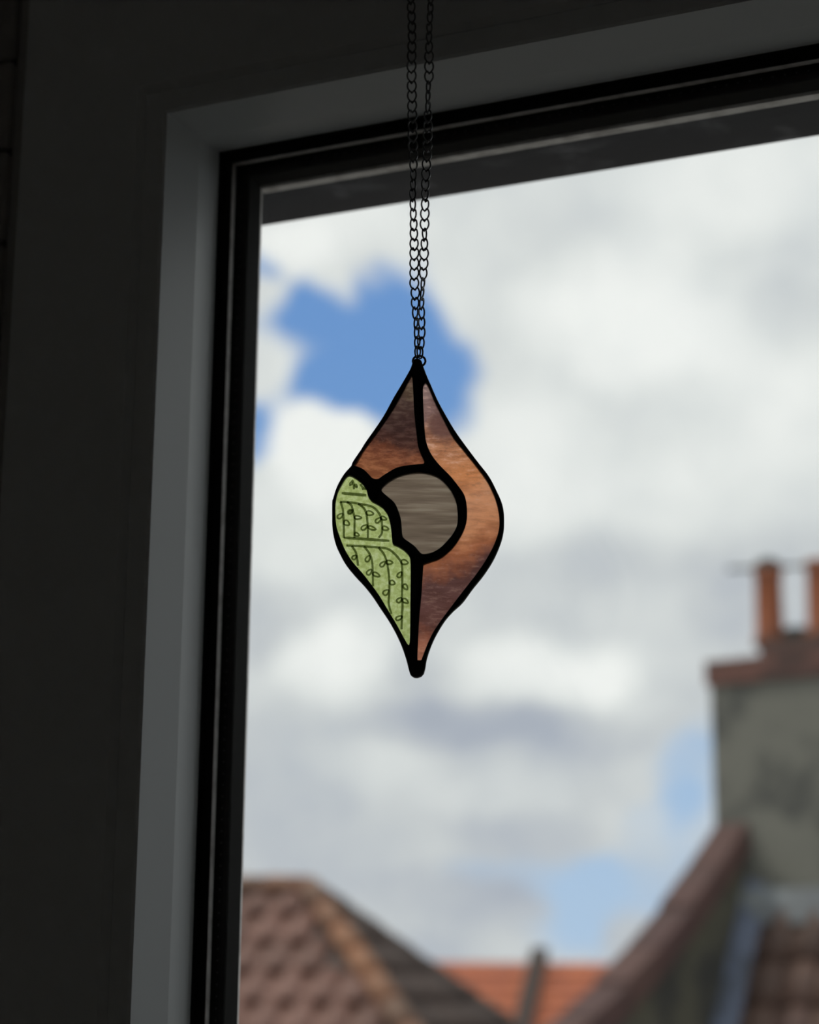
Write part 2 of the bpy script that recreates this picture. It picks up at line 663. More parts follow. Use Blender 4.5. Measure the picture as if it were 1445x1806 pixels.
for nm, b, mt, lb in (
        ('floor', (wx0, wx1, -3.2, wy1, -.1, 0), 'floorwood', 'boarded floor of the room'),
        ('ceiling', (wx0, wx1, -3.2, wy1, 2.45, 2.55), 'room', 'plain painted ceiling of the room'),
        ('wall_left', (wx0 - .1, wx0, -3.2, wy1, -.1, 2.55), 'room', 'painted side wall left of the window'),
        ('wall_right', (wx1, wx1 + .1, -3.2, wy1, -.1, 2.55), 'room', 'painted side wall right of the window'),
        ('wall_back', (wx0 - .1, wx1 + .1, -3.3, -3.2, -.1, 2.55), 'room', 'painted wall behind the viewer')):
    struct(link(nm, boxes(nm, [b]), MAT[mt]), lb, nm.split('_')[0])

# ================================================================== THE PENDANT
H_P = 0.830                                        # horizontal distance of the hanging plane
PO = on_h(737, 1196, H_P)                          # lowest point of the pendant
pend = empty('stained_glass_suncatcher', PO, YAW)
tag(pend, 'teardrop stained glass suncatcher in brown, grey and green hanging before the window', 'suncatcher')


def loc(px, py):
    """pixel -> (a, b) in the pendant's own upright plane"""
    p = on_h(px, py, H_P) - PO
    return Vector((p.dot(RH), p.z))


def c1(lst):
    return [(560 + x * .24913, 600 + y * .24913) for x, y in lst]


def c2(lst):
    return [(560 + x * .24913, 820 + y * .24913) for x, y in lst]


def loop(px, sub=4):
    return catmull([loc(*p) for p in px], True, sub)


outline = c1([(700, 137), (682, 145), (672, 170), (655, 215), (600, 312), (540, 412), (470, 540), (400, 645), (330, 745), (255, 875),
              (190, 952), (140, 1040), (112, 1125)]) + c2([
    (106, 260), (105, 350), (108, 460), (128, 555), (160, 630), (205, 710), (270, 790), (335, 860), (390, 930), (450, 1020),
    (510, 1110), (560, 1200), (600, 1290), (630, 1380), (648, 1450), (660, 1485), (680, 1502), (700, 1507), (725, 1502),
    (752, 1478), (765, 1440), (775, 1380), (800, 1300), (840, 1210), (900, 1110), (960, 1040), (1030, 975), (1100, 880),
    (1180, 780), (1250, 670), (1298, 560), (1318, 480), (1322, 400), (1318, 330)]) + c1([
    (1303, 1150), (1270, 1075), (1215, 970), (1130, 860), (1040, 740), (970, 640), (905, 530), (850, 428), (800, 315), (772, 250),
    (748, 185), (738, 155), (722, 140)])
amber_l = c1([(665, 262), (655, 280), (640, 310), (600, 385), (540, 490), (480, 580), (420, 665), (360, 745), (300, 830), (264, 886),
              (272, 895), (300, 905), (335, 925), (370, 960), (395, 983), (430, 986), (465, 963), (510, 935), (560, 908), (620, 893),
              (700, 884), (745, 880), (756, 868), (750, 845), (735, 815), (715, 760), (705, 690), (695, 610), (685, 500), (680, 400),
              (675, 310), (672, 270)])
amber_r = c1([(768, 307), (755, 322), (749, 340), (748, 400), (752, 500), (757, 600), (765, 690), (775, 740), (800, 800), (840, 860),
              (890, 915), (945, 970), (1000, 1040), (1035, 1090), (1052, 1140)]) + c2([
    (1060, 330), (1057, 400), (1040, 460), (1010, 520), (960, 590), (900, 645), (850, 675), (790, 695), (757, 708), (750, 728),
    (742, 850), (735, 950), (725, 1050), (718, 1150), (712, 1280), (709, 1375), (716, 1385), (735, 1383), (745, 1360), (775, 1280),
    (815, 1195), (870, 1110), (930, 1030), (990, 950), (1060, 860), (1130, 770), (1190, 680), (1240, 590), (1275, 500), (1288, 430),
    (1285, 350), (1268, 270)]) + c1([
    (1245, 1090), (1200, 1000), (1120, 890), (1040, 790), (960, 690), (890, 560), (830, 440), (790, 345)])
moon = c2([(455, 180), (475, 150), (520, 115), (580, 85), (650, 65), (720, 58), (790, 68), (850, 90), (900, 130), (945, 185),
           (975, 245), (990, 310), (993, 390), (985, 440), (960, 490), (920, 540), (870, 590), (820, 620), (770, 633), (740, 632),
           (720, 615), (690, 580), (650, 550), (615, 525), (602, 500), (597, 440), (590, 380), (570, 320), (545, 270), (500, 230),
           (465, 200)])
green = c2([(225, 80), (260, 92), (300, 120), (335, 155), (350, 185), (360, 225), (385, 260), (420, 280), (460, 305), (495, 350),
            (512, 400), (522, 460), (528, 520), (535, 563), (570, 580), (610, 605), (645, 640), (658, 680), (660, 800), (658, 1000),
            (656, 1200), (651, 1270), (640, 1273), (620, 1240), (560, 1130), (500, 1030), (440, 930), (390, 860), (320, 770),
            (250, 690), (195, 600), (155, 500), (135, 430), (128, 340), (130, 270), (145, 200), (175, 140), (200, 100)])

PZ = lambda py: loc(737, py).y                      # height above the pendant's tip of a pixel row


def amber_left_col(nt, v):
    sep = nd(nt, 'ShaderNodeSeparateXYZ')
    nt.links.new(v, sep.inputs[0])
    n1 = noise(nt, v, 55, 4, 0.6)
    n2 = noise(nt, v, 260, 5, 0.7)
    zz = math_n(nt, 'MULTIPLY_ADD', math_n(nt, 'SUBTRACT', n1, .5), .030, sep.outputs[2])
    zz = math_n(nt, 'MULTIPLY_ADD', math_n(nt, 'SUBTRACT', n2, .5), .006, zz)
    zz = math_n(nt, 'MULTIPLY_ADD', sep.outputs[0], .15, zz)
    t = nd(nt, 'ShaderNodeMapRange')
    nt.links.new(zz, t.inputs[0])
    t.inputs[1].default_value = PZ(852)
    t.inputs[2].default_value = PZ(662)
    c = ramp(nt, t.outputs[0], [(0.0, (.56, .21, .095)), (.20, (.44, .155, .08)), (.33, (.16, .070, .052)), (.50, (.125, .065, .055)),
                                (.68, (.18, .105, .08)), (.82, (.27, .175, .105)), (1.0, (.36, .20, .13))])
    mp = nd(nt, 'ShaderNodeMapping')
    nt.links.new(v, mp.inputs['Vector'])
    mp.inputs['Rotation'].default_value = (0, math.radians(28), 0)
    mp.inputs['Scale'].default_value = (170, 170, 520)
    rp = noise(nt, mp.outputs[0], 1.0, 4, 0.65)
    c = mix_col(nt, smooth(nt, rp, .40, .66), mix_col(nt, .75, c, (.42, .34, .34), 'MULTIPLY'), c)
    return mix_col(nt, smooth(nt, n2, .62, .82, 0, .30), c, (.80, .42, .28))  # pale flecks painted in as highlights on the ripples


def amber_right_col(nt, v):
    sep = nd(nt, 'ShaderNodeSeparateXYZ')
    nt.links.new(v, sep.inputs[0])
    mp = nd(nt, 'ShaderNodeMapping')
    nt.links.new(v, mp.inputs['Vector'])
    mp.inputs['Rotation'].default_value = (0, math.radians(-22), 0)
    mp.inputs['Scale'].default_value = (50, 50, 210)
    st = noise(nt, mp.outputs[0], 1.0, 4, 0.6)
    n1 = noise(nt, v, 60, 4, 0.6)
    n2 = noise(nt, v, 420, 4, 0.7)
    zz = math_n(nt, 'MULTIPLY_ADD', math_n(nt, 'SUBTRACT', n1, .5), .028, sep.outputs[2])
    zz = math_n(nt, 'MULTIPLY_ADD', sep.outputs[0], -.35, zz)
    t = nd(nt, 'ShaderNodeMapRange')
    nt.links.new(zz, t.inputs[0])
    t.inputs[1].default_value = PZ(1165)
    t.inputs[2].default_value = PZ(676)
    c = ramp(nt, t.outputs[0], [(0.0, (.62, .25, .15)), (.06, (.42, .15, .09)), (.11, (.155, .066, .055)), (.26, (.135, .062, .056)),
                                (.33, (.42, .14, .065)), (.40, (.66, .27, .13)), (.50, (.70, .31, .165)), (.62, (.66, .25, .10)),
                                (.74, (.56, .24, .125)), (.84, (.30, .165, .145)), (.93, (.36, .215, .18)), (1.0, (.40, .24, .2))])
    c = mix_col(nt, smooth(nt, st, .42, .66), c, mix_col(nt, .55, c, (.50, .40, .36), 'MULTIPLY'))
    m2 = nd(nt, 'ShaderNodeMapping')
    nt.links.new(v, m2.inputs['Vector'])
    m2.inputs['Rotation'].default_value = (0, math.radians(14), 0)
    m2.inputs['Scale'].default_value = (170, 170, 560)
    wr = noise(nt, m2.outputs[0], 1.0, 5, 0.7)
    # wrinkled skin of the glass, its ridge highlights put into the colour, strongest in the upper part
    up = smooth(nt, sep.outputs[2], PZ(900), PZ(760))
    c = mix_col(nt, math_n(nt, 'MULTIPLY', smooth(nt, wr, .50, .70), math_n(nt, 'MULTIPLY_ADD', up, .45, .12)), c, (.92, .56, .42))
    c = mix_col(nt, math_n(nt, 'MULTIPLY', smooth(nt, wr, .50, .32), math_n(nt, 'MULTIPLY_ADD', up, .40, .22)), c, (.16, .07, .05))
    # plum patch near the shoulder
    dp = nd(nt, 'ShaderNodeVectorMath', operation='DISTANCE')
    nt.links.new(v, dp.inputs[0])
    pc = loc(788, 752)
    dp.inputs[1].default_value = (pc.x, 0, pc.y)
    ps = math_n(nt, 'MULTIPLY_ADD', math_n(nt, 'SUBTRACT', n1, .5), .010, dp.outputs['Value'])
    return mix_col(nt, smooth(nt, ps, .0085, .0045, 0, .85), c, (.15, .07, .06))


def moon_col(nt, v):
    mp = nd(nt, 'ShaderNodeMapping')
    nt.links.new(v, mp.inputs['Vector'])
    mp.inputs['Rotation'].default_value = (0, math.radians(4), 0)
    mp.inputs['Scale'].default_value = (22, 22, 330)
    st = noise(nt, mp.outputs[0], 1.0, 4, 0.55)
    return ramp(nt, smooth(nt, st, .3, .72), [(0.0, (.18, .13, .095)), (.5, (.275, .205, .15)), (1.0, (.40, .32, .24))])


def green_col(nt, v):
    n2 = noise(nt, v, 520, 5, 0.65)
    n1 = noise(nt, v, 90, 3, 0.5)
    c = ramp(nt, smooth(nt, n2, .3, .72), [(0.0, (.43, .505, .155)), (.5, (.57, .66, .245)), (1.0, (.73, .80, .42))])
    return mix_col(nt, smooth(nt, n1, .4, .7, 0, .25), c, (.46, .54, .20))


panes = {}
for nm, px, fn, sc_, rg, gn, lb in (
        ('brown_glass', amber_l, amber_left_col, .4, .5, 1.1, 'streaky dark brown glass, upper left'),
        ('amber_glass', amber_r, amber_right_col, .4, .5, 1.5, 'rippled amber and plum glass sweeping down the right side'),
        ('grey_glass', moon, moon_col, .5, .6, 1.25, 'round grey beige streaky glass in the middle'),
        ('green_glass', green, green_col, .3, .5, 1.12, 'pale green textured glass with drawn vines')):
    me = shape2d(nm, [loop(px)], .0014, 0, .0007)
    me.materials.append(MAT['clear'])
    me.materials.append(stained(nm + '_face', fn, sc_, rg, gain=gn))
    for p in me.polygons:
        if p.normal.y < -.9:                       # the coloured face looks into the room
            p.material_index = 1
    o = link(nm, me, None, pend)
    o['label'] = lb
    panes[nm] = o
so = shape2d('solder_line', [loop(outline)] + [loop(p) for p in (amber_l, amber_r, moon, green)], .0012, .0011, -.0011)
for p in so.polygons:
    p.use_smooth = True
s_o = link('solder_line', so, MAT['solder'], pend)
s_o['label'] = 'thick black solder outline and seams'
bp_ = loc(737, 1181)
blob = lathe('solder_bead', [(.0002, -.0034), (.0016, -.0031), (.0027, -.0018), (.0031, 0), (.0027, .0022), (.0014, .0036), (.0002, .004)], 16)
b_o = link('solder_bead', blob, MAT['solder'], pend)
b_o.location = (bp_.x, 0, bp_.y)
rc, rr = loc(739.5, 637.0), 11.3 / F_PX * H_P * 1.03
ring_pts = [Vector((rc.x + rr * math.cos(a), -.0002 + .0012 * math.sin(a), rc.y + rr * math.sin(a))) for a in [2 * math.pi * k / 28 for k in range(28)]]
link('jump_ring', tube('jump_ring', ring_pts, .00050, True, 8), MAT['ring'], pend)


# drawn vines on the green glass
def c5(x, y):
    v = loc(570 + x * .18831, 820 + y * .18826)
    return Vector((v.x, -.00152, v.y))


G = panes['green_glass']
vm = bpy.data.materials.new('fired_green_line')
vm.use_nodes = True
vnt = vm.node_tree
vtr = nd(vnt, 'ShaderNodeBsdfTransparent')
vtr.inputs[0].default_value = (.47, .50, .39, 1)
vmx = nd(vnt, 'ShaderNodeMixShader')
vmx.inputs[0].default_value = .05
vnt.nodes['Principled BSDF'].inputs['Base Color'].default_value = (.10, .14, .05, 1)
vnt.nodes['Principled BSDF'].inputs['Roughness'].default_value = .8
vnt.links.new(vtr.outputs[0], vmx.inputs[1])
vnt.links.new(vnt.nodes['Principled BSDF'].outputs[0], vmx.inputs[2])
vnt.links.new(vmx.outputs[0], vnt.nodes['Material Output'].inputs[0])
MAT['vine'] = vm
LW = .00050


def leaf_pts(cx, cy, ln, wd, ang):
    out = []
    for k in range(12):
        t = 2 * math.pi * k / 12
        x = math.cos(t) * ln * .5
        y = math.sin(t) * wd * .5 * (1 - .35 * math.cos(t))
        a = math.radians(ang)
        out.append(c5(cx + x * math.cos(a) - y * math.sin(a), cy + x * math.sin(a) + y * math.cos(a)))
    return out


def join_tubes(name, items, parent, mat):
    bm = bmesh.new()
    for me in items:
        bm.from_mesh(me)
        bpy.data.meshes.remove(me)
    me = bpy.data.meshes.new(name)
    bm.to_mesh(me)
    bm.free()
    for p in me.polygons:
        p.use_smooth = True
    return link(name, me, mat, parent)


def stem(pts, leaves, name='vine'):
    items = [tube('s', catmull([c5(*p) for p in pts], False, 5), LW, False, 6)]
    items += [tube('l', leaf_pts(*lf), LW * .82, True, 6) for lf in leaves]
    return join_tubes(name, items, G, MAT['vine'])


def bar(p, q, w, name):
    a, b = c5(*p), c5(*q)
    return link(name, tube(name, [a.lerp(b, t / 8) for t in range(9)], [w * (.7 if t in (0, 8) else 1) for t in range(9)], False, 8), MAT['vine'], G)


bar((175, 272), (405, 292), .00068, 'vine_bar')
bar((196, 688), (622, 718), .00062, 'vine_bar')
stem([(272, 150), (286, 180), (290, 235)], [(262, 185, 34, 18, 120), (310, 205, 30, 16, 60)])
stem([(350, 190), (368, 215), (378, 240)], [(395, 225, 26, 14, 60)])
stem([(160, 355), (230, 355), (340, 372), (450, 395), (500, 430), (535, 480), (550, 540), (552, 640), (522, 688)],
     [(518, 525, 64, 34, -40), (568, 508, 56, 32, 20), (585, 602, 60, 36, 15)])
stem([(165, 355), (185, 420), (192, 500), (195, 600), (195, 690)], [(162, 485, 62, 36, -40), (222, 552, 58, 44, 35)])
stem([(225, 357), (265, 385), (280, 440), (295, 500), (295, 600), (295, 690)],
     [(258, 445, 56, 36, -35), (258, 445, 34, 16, -35), (328, 500, 66, 30, 5), (318, 660, 44, 30, 25)])
stem([(330, 372), (380, 410), (405, 460), (415, 530), (420, 600), (420, 690)],
     [(440, 460, 68, 40, 10), (388, 592, 66, 36, -35), (460, 600, 76, 30, 20)])
stem([(220, 762), (350, 768), (520, 780), (610, 795), (670, 840), (710, 885), (738, 940), (742, 1050), (740, 1250), (745, 1330), (740, 1400), (736, 1545)],
     [(765, 918, 66, 42, 12), (718, 1035, 58, 36, -55), (772, 1150, 58, 36, 55), (715, 1272, 56, 36, -45), (772, 1282, 60, 36, 35), (712, 1440, 64, 34, -25)])
stem([(270, 768), (305, 820), (320, 880), (328, 950)], [(294, 872, 48, 34, -40)])
stem([(385, 770), (430, 830), (455, 890), (465, 980), (468, 1142)], [(420, 885, 62, 36, -60), (434, 1010, 62, 36, -50), (500, 1035, 70, 34, 25)])
stem([(520, 782), (565, 835), (590, 890), (605, 950), (618, 1050), (622, 1180), (615, 1300), (640, 1400)],
     [(560, 935, 62, 34, -45), (622, 920, 62, 36, 5), (650, 1110, 50, 40, 20), (590, 1200, 62, 42, -40)])

# ================================================================== THE CHAIN
chain = empty('hanging_chain', PO, YAW)
tag(chain, 'thin dark metal chain in two strands holding the suncatcher', 'chain')


def heart(hh, ww, n=26):
    pts = []
    for k in range(n):
        t = 2 * math.pi * k / n
        x = math.sin(t) * ww * .5
        zc = math.cos(t) * hh * .5
        # pinched top: the wire dips where the next link hangs
        zc -= .30 * hh * math.exp(-(math.sin(t / 2) / .16) ** 2)
        zc *= 1.0
        x *= 1.0 - .22 * max(0, -math.cos(t)) ** 1.5
        pts.append(Vector((x, 0.0, zc)))
    return pts


PXM = H_P / F_PX * 1.0                              # metres per pixel at the hanging plane (about)
LINK_W, PITCH_PX = 16.8, 17.4
lme = tube('link', heart(PITCH_PX * 1.36 * PXM, LINK_W * PXM), .00039, True, 7)
lme.materials.append(MAT['chain'])


def interp(tab, y):
    for (y0, v0), (y1, v1) in zip(tab, tab[1:]):
        if y <= y1:
            t = max(0.0, (y - y0) / (y1 - y0))
            return v0 + (v1 - v0) * t
    return tab[-1][1]


LX = [(-200, 728), (0, 725), (60, 727), (120, 726), (180, 727), (250, 728), (300, 730), (350, 728), (400, 730), (450, 731), (500, 731),
      (520, 733), (545, 732), (570, 734), (600, 736), (622, 737)]
RX = [(-200, 758), (0, 760), (60, 757), (130, 757), (165, 755), (220, 755), (280, 753), (330, 750), (360, 750), (400, 749), (425, 749),
      (450, 748), (475, 747), (500, 746), (530, 744), (560, 744), (590, 744), (622, 741)]
# apparent link width over full width, by pixel row
LWD = [(-200, .9), (60, .8), (110, .98), (255, .98), (290, .8), (320, .45), (345, .62), (365, .55), (400, .75), (450, .95), (510, .95),
       (535, .78), (557, .5), (575, .3), (590, .5), (622, .6)]
RWD = [(-200, .8), (60, .5), (105, .98), (135, .95), (150, .4), (185, .4), (205, .8), (240, .98), (310, .9), (340, .7), (365, .8),
       (385, 1.0), (400, .9), (415, .3), (432, .75), (450, 1.0), (480, .85), (500, .3), (520, .25), (540, .5), (560, .65), (590, .72), (622, .6)]
TOP_PX = -118.0
for tab, wd, off, sgn in ((LX, LWD, 0.0, 1), (RX, RWD, 3.0, -1)):
    y = 621.0 - off * 0
    k = 0
    while y > TOP_PX + 8:
        o = bpy.data.objects.new('link', lme)
        COL.objects.link(o)
        o.parent = chain
        c = loc(interp(tab, y), y)
        ang = math.acos(max(-1, min(1, interp(wd, y))))
        flip = sgn if (k // 5) % 2 == 0 else -sgn
        o.location = (c.x, -.0004 * sgn + (.0002 if k % 2 else -.0002), c.y)
        o.rotation_euler = (math.radians(9), math.radians(random.uniform(-4, 4)), ang * flip)
        y -= PITCH_PX * (1.0 + random.uniform(-.015, .015))
        k += 1

# the peg the chain hangs over, on the window head just above the picture
pg = loc(742, TOP_PX + 2)
pw = PO + RH * pg.x + Vector((0, 0, pg.y))
peg = empty('peg_hook', (pw.x, pw.y, pw.z))
tag(peg, 'small white peg hook above the window carrying the chain', 'hook')
L_ = Y_FACE - .0012 - pw.y
pm = lathe('peg', [(.0032, -.012), (.0048, -.0105), (.0048, -.0085), (.0034, -.0075), (.0034, L_ - .002), (.0075, L_ - .002), (.0075, L_)], 18)
pm.transform(Matrix.Rotation(math.radians(-90), 4, 'X'))
link('peg', pm, MAT['hook'], peg)

# ================================================================== OUTSIDE
GROUND = -3.0
MAT['ground'] = principled('paved_yard', (.22, .215, .205), 0.95, vary=((.13, .13, .12), .3, .4, .6))
MAT['brick_wall'] = principled('brown_house_wall', (.20, .13, .10), 0.9, vary=((.14, .09, .07), 3, .4, .6))
MAT['pantile'] = principled('weathered_pantile', (.24, .115, .085), 0.55, vary=((.13, .075, .06), 9, .4, .62),
                            rnd=[(0.0, (.16, .085, .065)), (.35, (.26, .13, .10)), (.7, (.31, .165, .13)), (.92, (.30, .13, .07)), (1.0, (.20, .14, .085))])
MAT['shaded_pantile'] = principled('shaded_pantile', (.10, .068, .058), 0.7, vary=((.06, .045, .04), 9, .4, .6),
                                 rnd=[(0.0, (.07, .05, .045)), (1.0, (.13, .085, .07))])  # pantile colour darkened for the slope in shade; the slabs share it
MAT['brown_pantile'] = principled('brown_pantile', (.13, .072, .052), 0.7, vary=((.075, .05, .042), 7, .4, .6),
                                  rnd=[(0.0, (.085, .052, .042)), (.6, (.15, .085, .062)), (1.0, (.17, .10, .085))])
MAT['hip_tile'] = principled('hip_tile', (.24, .115, .075), 0.6, vary=((.13, .09, .06), 8, .4, .65),
                             rnd=[(0.0, (.14, .085, .055)), (.7, (.24, .12, .075)), (1.0, (.46, .19, .08))])
MAT['orange_tile'] = principled('orange_tile', (.52, .16, .08), 0.7, rnd=[(0.0, (.46, .14, .075)), (1.0, (.58, .18, .085))])
MAT['coping'] = principled('coping_tile', (.115, .060, .056), 0.8, vary=((.08, .05, .047), 6, .4, .6),
                           rnd=[(0.0, (.09, .05, .048)), (1.0, (.15, .08, .066))])
MAT['render'] = principled('grey_render', (.20, .195, .165), 0.95, vary=((.10, .10, .09), 2.6, .42, .62), bump=(12, .4, .02))
MAT['olive'] = principled('mossy_render', (.125, .118, .085), 0.95, vary=((.06, .058, .053), 2.2, .4, .6), bump=(12, .4, .02))
MAT['lead'] = principled('lead_flashing', (.17, .20, .28), 0.5, metallic=0.2, vary=((.10, .115, .15), 5, .4, .65))
MAT['cap_brick'] = principled('red_cap_brick', (.15, .075, .06), 0.9, rnd=[(0.0, (.10, .058, .05)), (1.0, (.20, .095, .075))])
MAT['mortar'] = principled('mortar', (.14, .12, .10), 0.95)
MAT['pot'] = principled('terracotta_pot', (.36, .115, .05), 0.75, vary=((.19, .07, .04), 4, .4, .62))
MAT['soot'] = principled('sooty_metal', (.035, .04, .038), 0.7)
MAT['parapet'] = principled('dark_parapet', (.075, .058, .052), 0.9)

gr = link('ground', boxes('ground', [(-160, 160, 1.2, 320, GROUND - .2, GROUND)]), MAT['ground'])
gr['kind'] = 'structure'
tag(gr, 'ground far below the window', 'ground')


def cam_plan(x, h, z):
    """x right of the heading, h ahead, z above the eye -> world"""
    return EYE + RH * x + FH * h + Vector((0, 0, z))


def plan_of(px, py, h):
    p = on_h(px, py, h) - EYE
    return Vector((p.dot(RH), h, p.z))


def pv(v):
    return cam_plan(v[0], v[1], v[2])


def tile_mesh(name, w, ln, amp, th=.014, seg=7, end=.030):
    """one pantile: x across, y down the slope, z out of the roof"""
    V, Fc = [], []
    for j, (yy, lift) in enumerate(((-ln * .08, .004), (ln * 1.0, end))):
        for s in range(seg + 1):
            t = s / seg
            zz = amp * math.sin(2 * math.pi * (t - .12)) + lift
            V.append(((t - .5) * w * 1.04, yy, zz))
        for s in range(seg + 1):
            t = s / seg
            zz = amp * math.sin(2 * math.pi * (t - .12)) + lift - th
            V.append(((t - .5) * w * 1.04, yy, zz))
    n = seg + 1
    for s in range(seg):
        Fc.append((s, s + 1, 2 * n + s + 1, 2 * n + s))
        Fc.append((n + s, 3 * n + s, 3 * n + s + 1, n + s + 1))
        Fc.append((2 * n + s, 2 * n + s + 1, 3 * n + s + 1, 3 * n + s))
        Fc.append((s, n + s, n + s + 1, s + 1))
    Fc.append((0, 2 * n, 3 * n, n))
    Fc.append((seg, n + seg, 3 * n + seg, 2 * n + seg))
    me = mesh(name, V, Fc)
    for p in me.polygons:
        p.use_smooth = abs(p.normal.z) > .5
    return me


def slope_matrix(origin, across, down):
    x = across.normalized()
    y = down.normalized()
    zv = x.cross(y).normalized()
    if zv.z < 0:
        x = -x
        zv = -zv
    m = Matrix((x, y, zv)).transposed().to_4x4()
    m.translation = origin
    return m


def lay_tiles(parent, me, origin, across, down, w, ln, cols, rows, keep=None, skew=0.0, name='roof_tile'):
    m = slope_matrix(origin, across, down)
    ax = across.normalized()
    dn = down.normalized()
    for r in range(rows[0], rows[1]):
        for c in range(cols[0], cols[1]):
            s = (c + .5) * w + r * skew * w
            t = r * ln
            if keep and not keep(s, t):
                continue
            o = bpy.data.objects.new(name, me)
            COL.objects.link(o)
            o.parent = parent
            mm = m.copy()
            mm.translation = origin + ax * s + dn * t
            o.matrix_world = mm @ Matrix.Rotation(math.radians(random.uniform(-1.2, 1.2)), 4, 'Z')


def slab(name, quad, th, mat, parent):
    q = [Vector(p) for p in quad]
    n = (q[1] - q[0]).cross(q[2] - q[0]).normalized()
    if n.z < 0:
        n = -n
    V = q + [p - n * th for p in q]
    k = len(q)
    Fc = [tuple(range(k)), tuple(range(2 * k - 1, k - 1, -1))] + [(i, (i + 1) % k, (i + 1) % k + k, i + k) for i in range(k)]
    return link(name, mesh(name, V, Fc), mat, parent)


def prism(name, foot, z0, z1, mat, parent):
    """upright body over a world xy footprint"""
    k = len(foot)
    V = [Vector((p.x, p.y, z0)) for p in foot] + [Vector((p.x, p.y, z1)) for p in foot]
    Fc = [tuple(range(k)), tuple(range(k, 2 * k))] + [(i, (i + 1) % k, (i + 1) % k + k, i + k) for i in range(k)]
    return link(name, mesh(name, V, Fc), mat, parent)


def half_round(name, rad, ln, th=.018, seg=8):
    """ridge or hip tile: half barrel along +y"""
    V, Fc = [], []
    for yy, g in ((-.02, .94), (ln, 1.06)):
        for rr in (rad * g, rad * g - th):
            for s in range(seg + 1):
                a = math.pi * s / seg
                V.append((math.cos(a) * rr, yy, math.sin(a) * rr))
    n = seg + 1
    for s in range(seg):
        Fc.append((s, s + 1, 2 * n + s + 1, 2 * n + s))
        Fc.append((n + s, 3 * n + s, 3 * n + s + 1, n + s + 1))
        Fc.append((2 * n + s, 2 * n + s + 1, 3 * n + s + 1, 3 * n + s))
        Fc.append((s, n + s, n + s + 1, s + 1))
    Fc.append((0, 2 * n, 3 * n, n))
    Fc.append((seg, n + seg, 3 * n + seg, 2 * n + seg))
    me = mesh(name, V, Fc)
    for p in me.polygons:
        p.use_smooth = True
    return me


def run_tiles(name, me, a, b, ln, parent, lift=0.0):
    d = (b - a)
    n = int(d.length / ln)
    y = d.normalized()
    x = y.cross(UP0).normalized()
    zv = x.cross(y)
    m = Matrix((x, y, zv)).transposed().to_4x4()
    for i in range(n):
        o = bpy.data.objects.new(name, me)
        COL.objects.link(o)
        o.parent = parent
        mm = m.copy()
        mm.translation = a + y * (i * ln) + zv * lift
        o.matrix_world = mm


# ---- left house: hipped roof
A = plan_of(545, 1568, 14.0)
beta = math.radians(18)
fallv = Vector((-math.sin(beta), -math.cos(beta), 0))
ridv = Vector((math.cos(beta), -math.sin(beta), 0))
TP = math.tan(math.radians(40))
RUN = 1.75                                            # plan run of every slope
hl = empty('house', pv(A + fallv * RUN + Vector((0, 0, GROUND - EYE.z - A.z))))
tag(hl, 'house with weathered brown pantile hipped roof beyond the left side of the window', 'house')
bpy.context.view_layer.update()


def W(v):
    return pv(v) - hl.location


RL = 3.2                                             # ridge length, running off to the left
B = A - ridv * RL
drop = Vector((0, 0, -RUN * TP))
fa, fb = A + fallv * RUN + ridv * RUN + drop, B + fallv * RUN + drop
ba = A - fallv * RUN + ridv * RUN + drop
bb = B - fallv * RUN + drop


def inv(o, T):
    """keep world placement under a parent empty that only translates"""
    o.matrix_parent_inverse = Matrix.Translation(-T)


def house_slab(hs, name, quad, th, mat):
    o = slab(name, [pv(q) for q in quad], th, mat, hs)
    inv(o, hs.location)
    return o


front = house_slab(hl, 'roof_slope', [A, B, fb, fa], .05, MAT['shaded_pantile'])
side = house_slab(hl, 'roof_slope', [A, fa, ba], .05, MAT['shaded_pantile'])
house_slab(hl, 'roof_slope', [B, A, ba, bb], .05, MAT['shaded_pantile'])
foot = [pv(q) for q in (A + fallv * 1.5 + ridv * 1.5, B + fallv * 1.5, B - fallv * 1.5, A - fallv * 1.5 + ridv * 1.5)]
o = prism('wall', foot, GROUND, pv(fa).z + .12, MAT['brick_wall'], hl)
inv(o, hl.location)
downF = (fallv + Vector((0, 0, -TP)))
tw_, tl_ = .235, .30


def to_world_dir(v):
    return RH * v.x + FH * v.y + Vector((0, 0, v.z))


pt = tile_mesh('roof_tile', tw_, tl_, .024, end=.020)
pt.materials.append(MAT['pantile'])
ptd = tile_mesh('roof_tile_shaded', tw_, tl_, .028)
ptd.materials.append(MAT['shaded_pantile'])  # shade of the side slope is put into this tile's colour
nrm = to_world_dir(-fallv * 0 + Vector((0, 0, 1)))
cosr = math.cos(math.atan(TP))


def out_of(dirn):
    n = to_world_dir(dirn).normalized()
    return (to_world_dir(Vector((dirn.x, dirn.y, 0))).normalized() * math.sin(math.atan(TP)) + Vector((0, 0, 1)) * cosr)


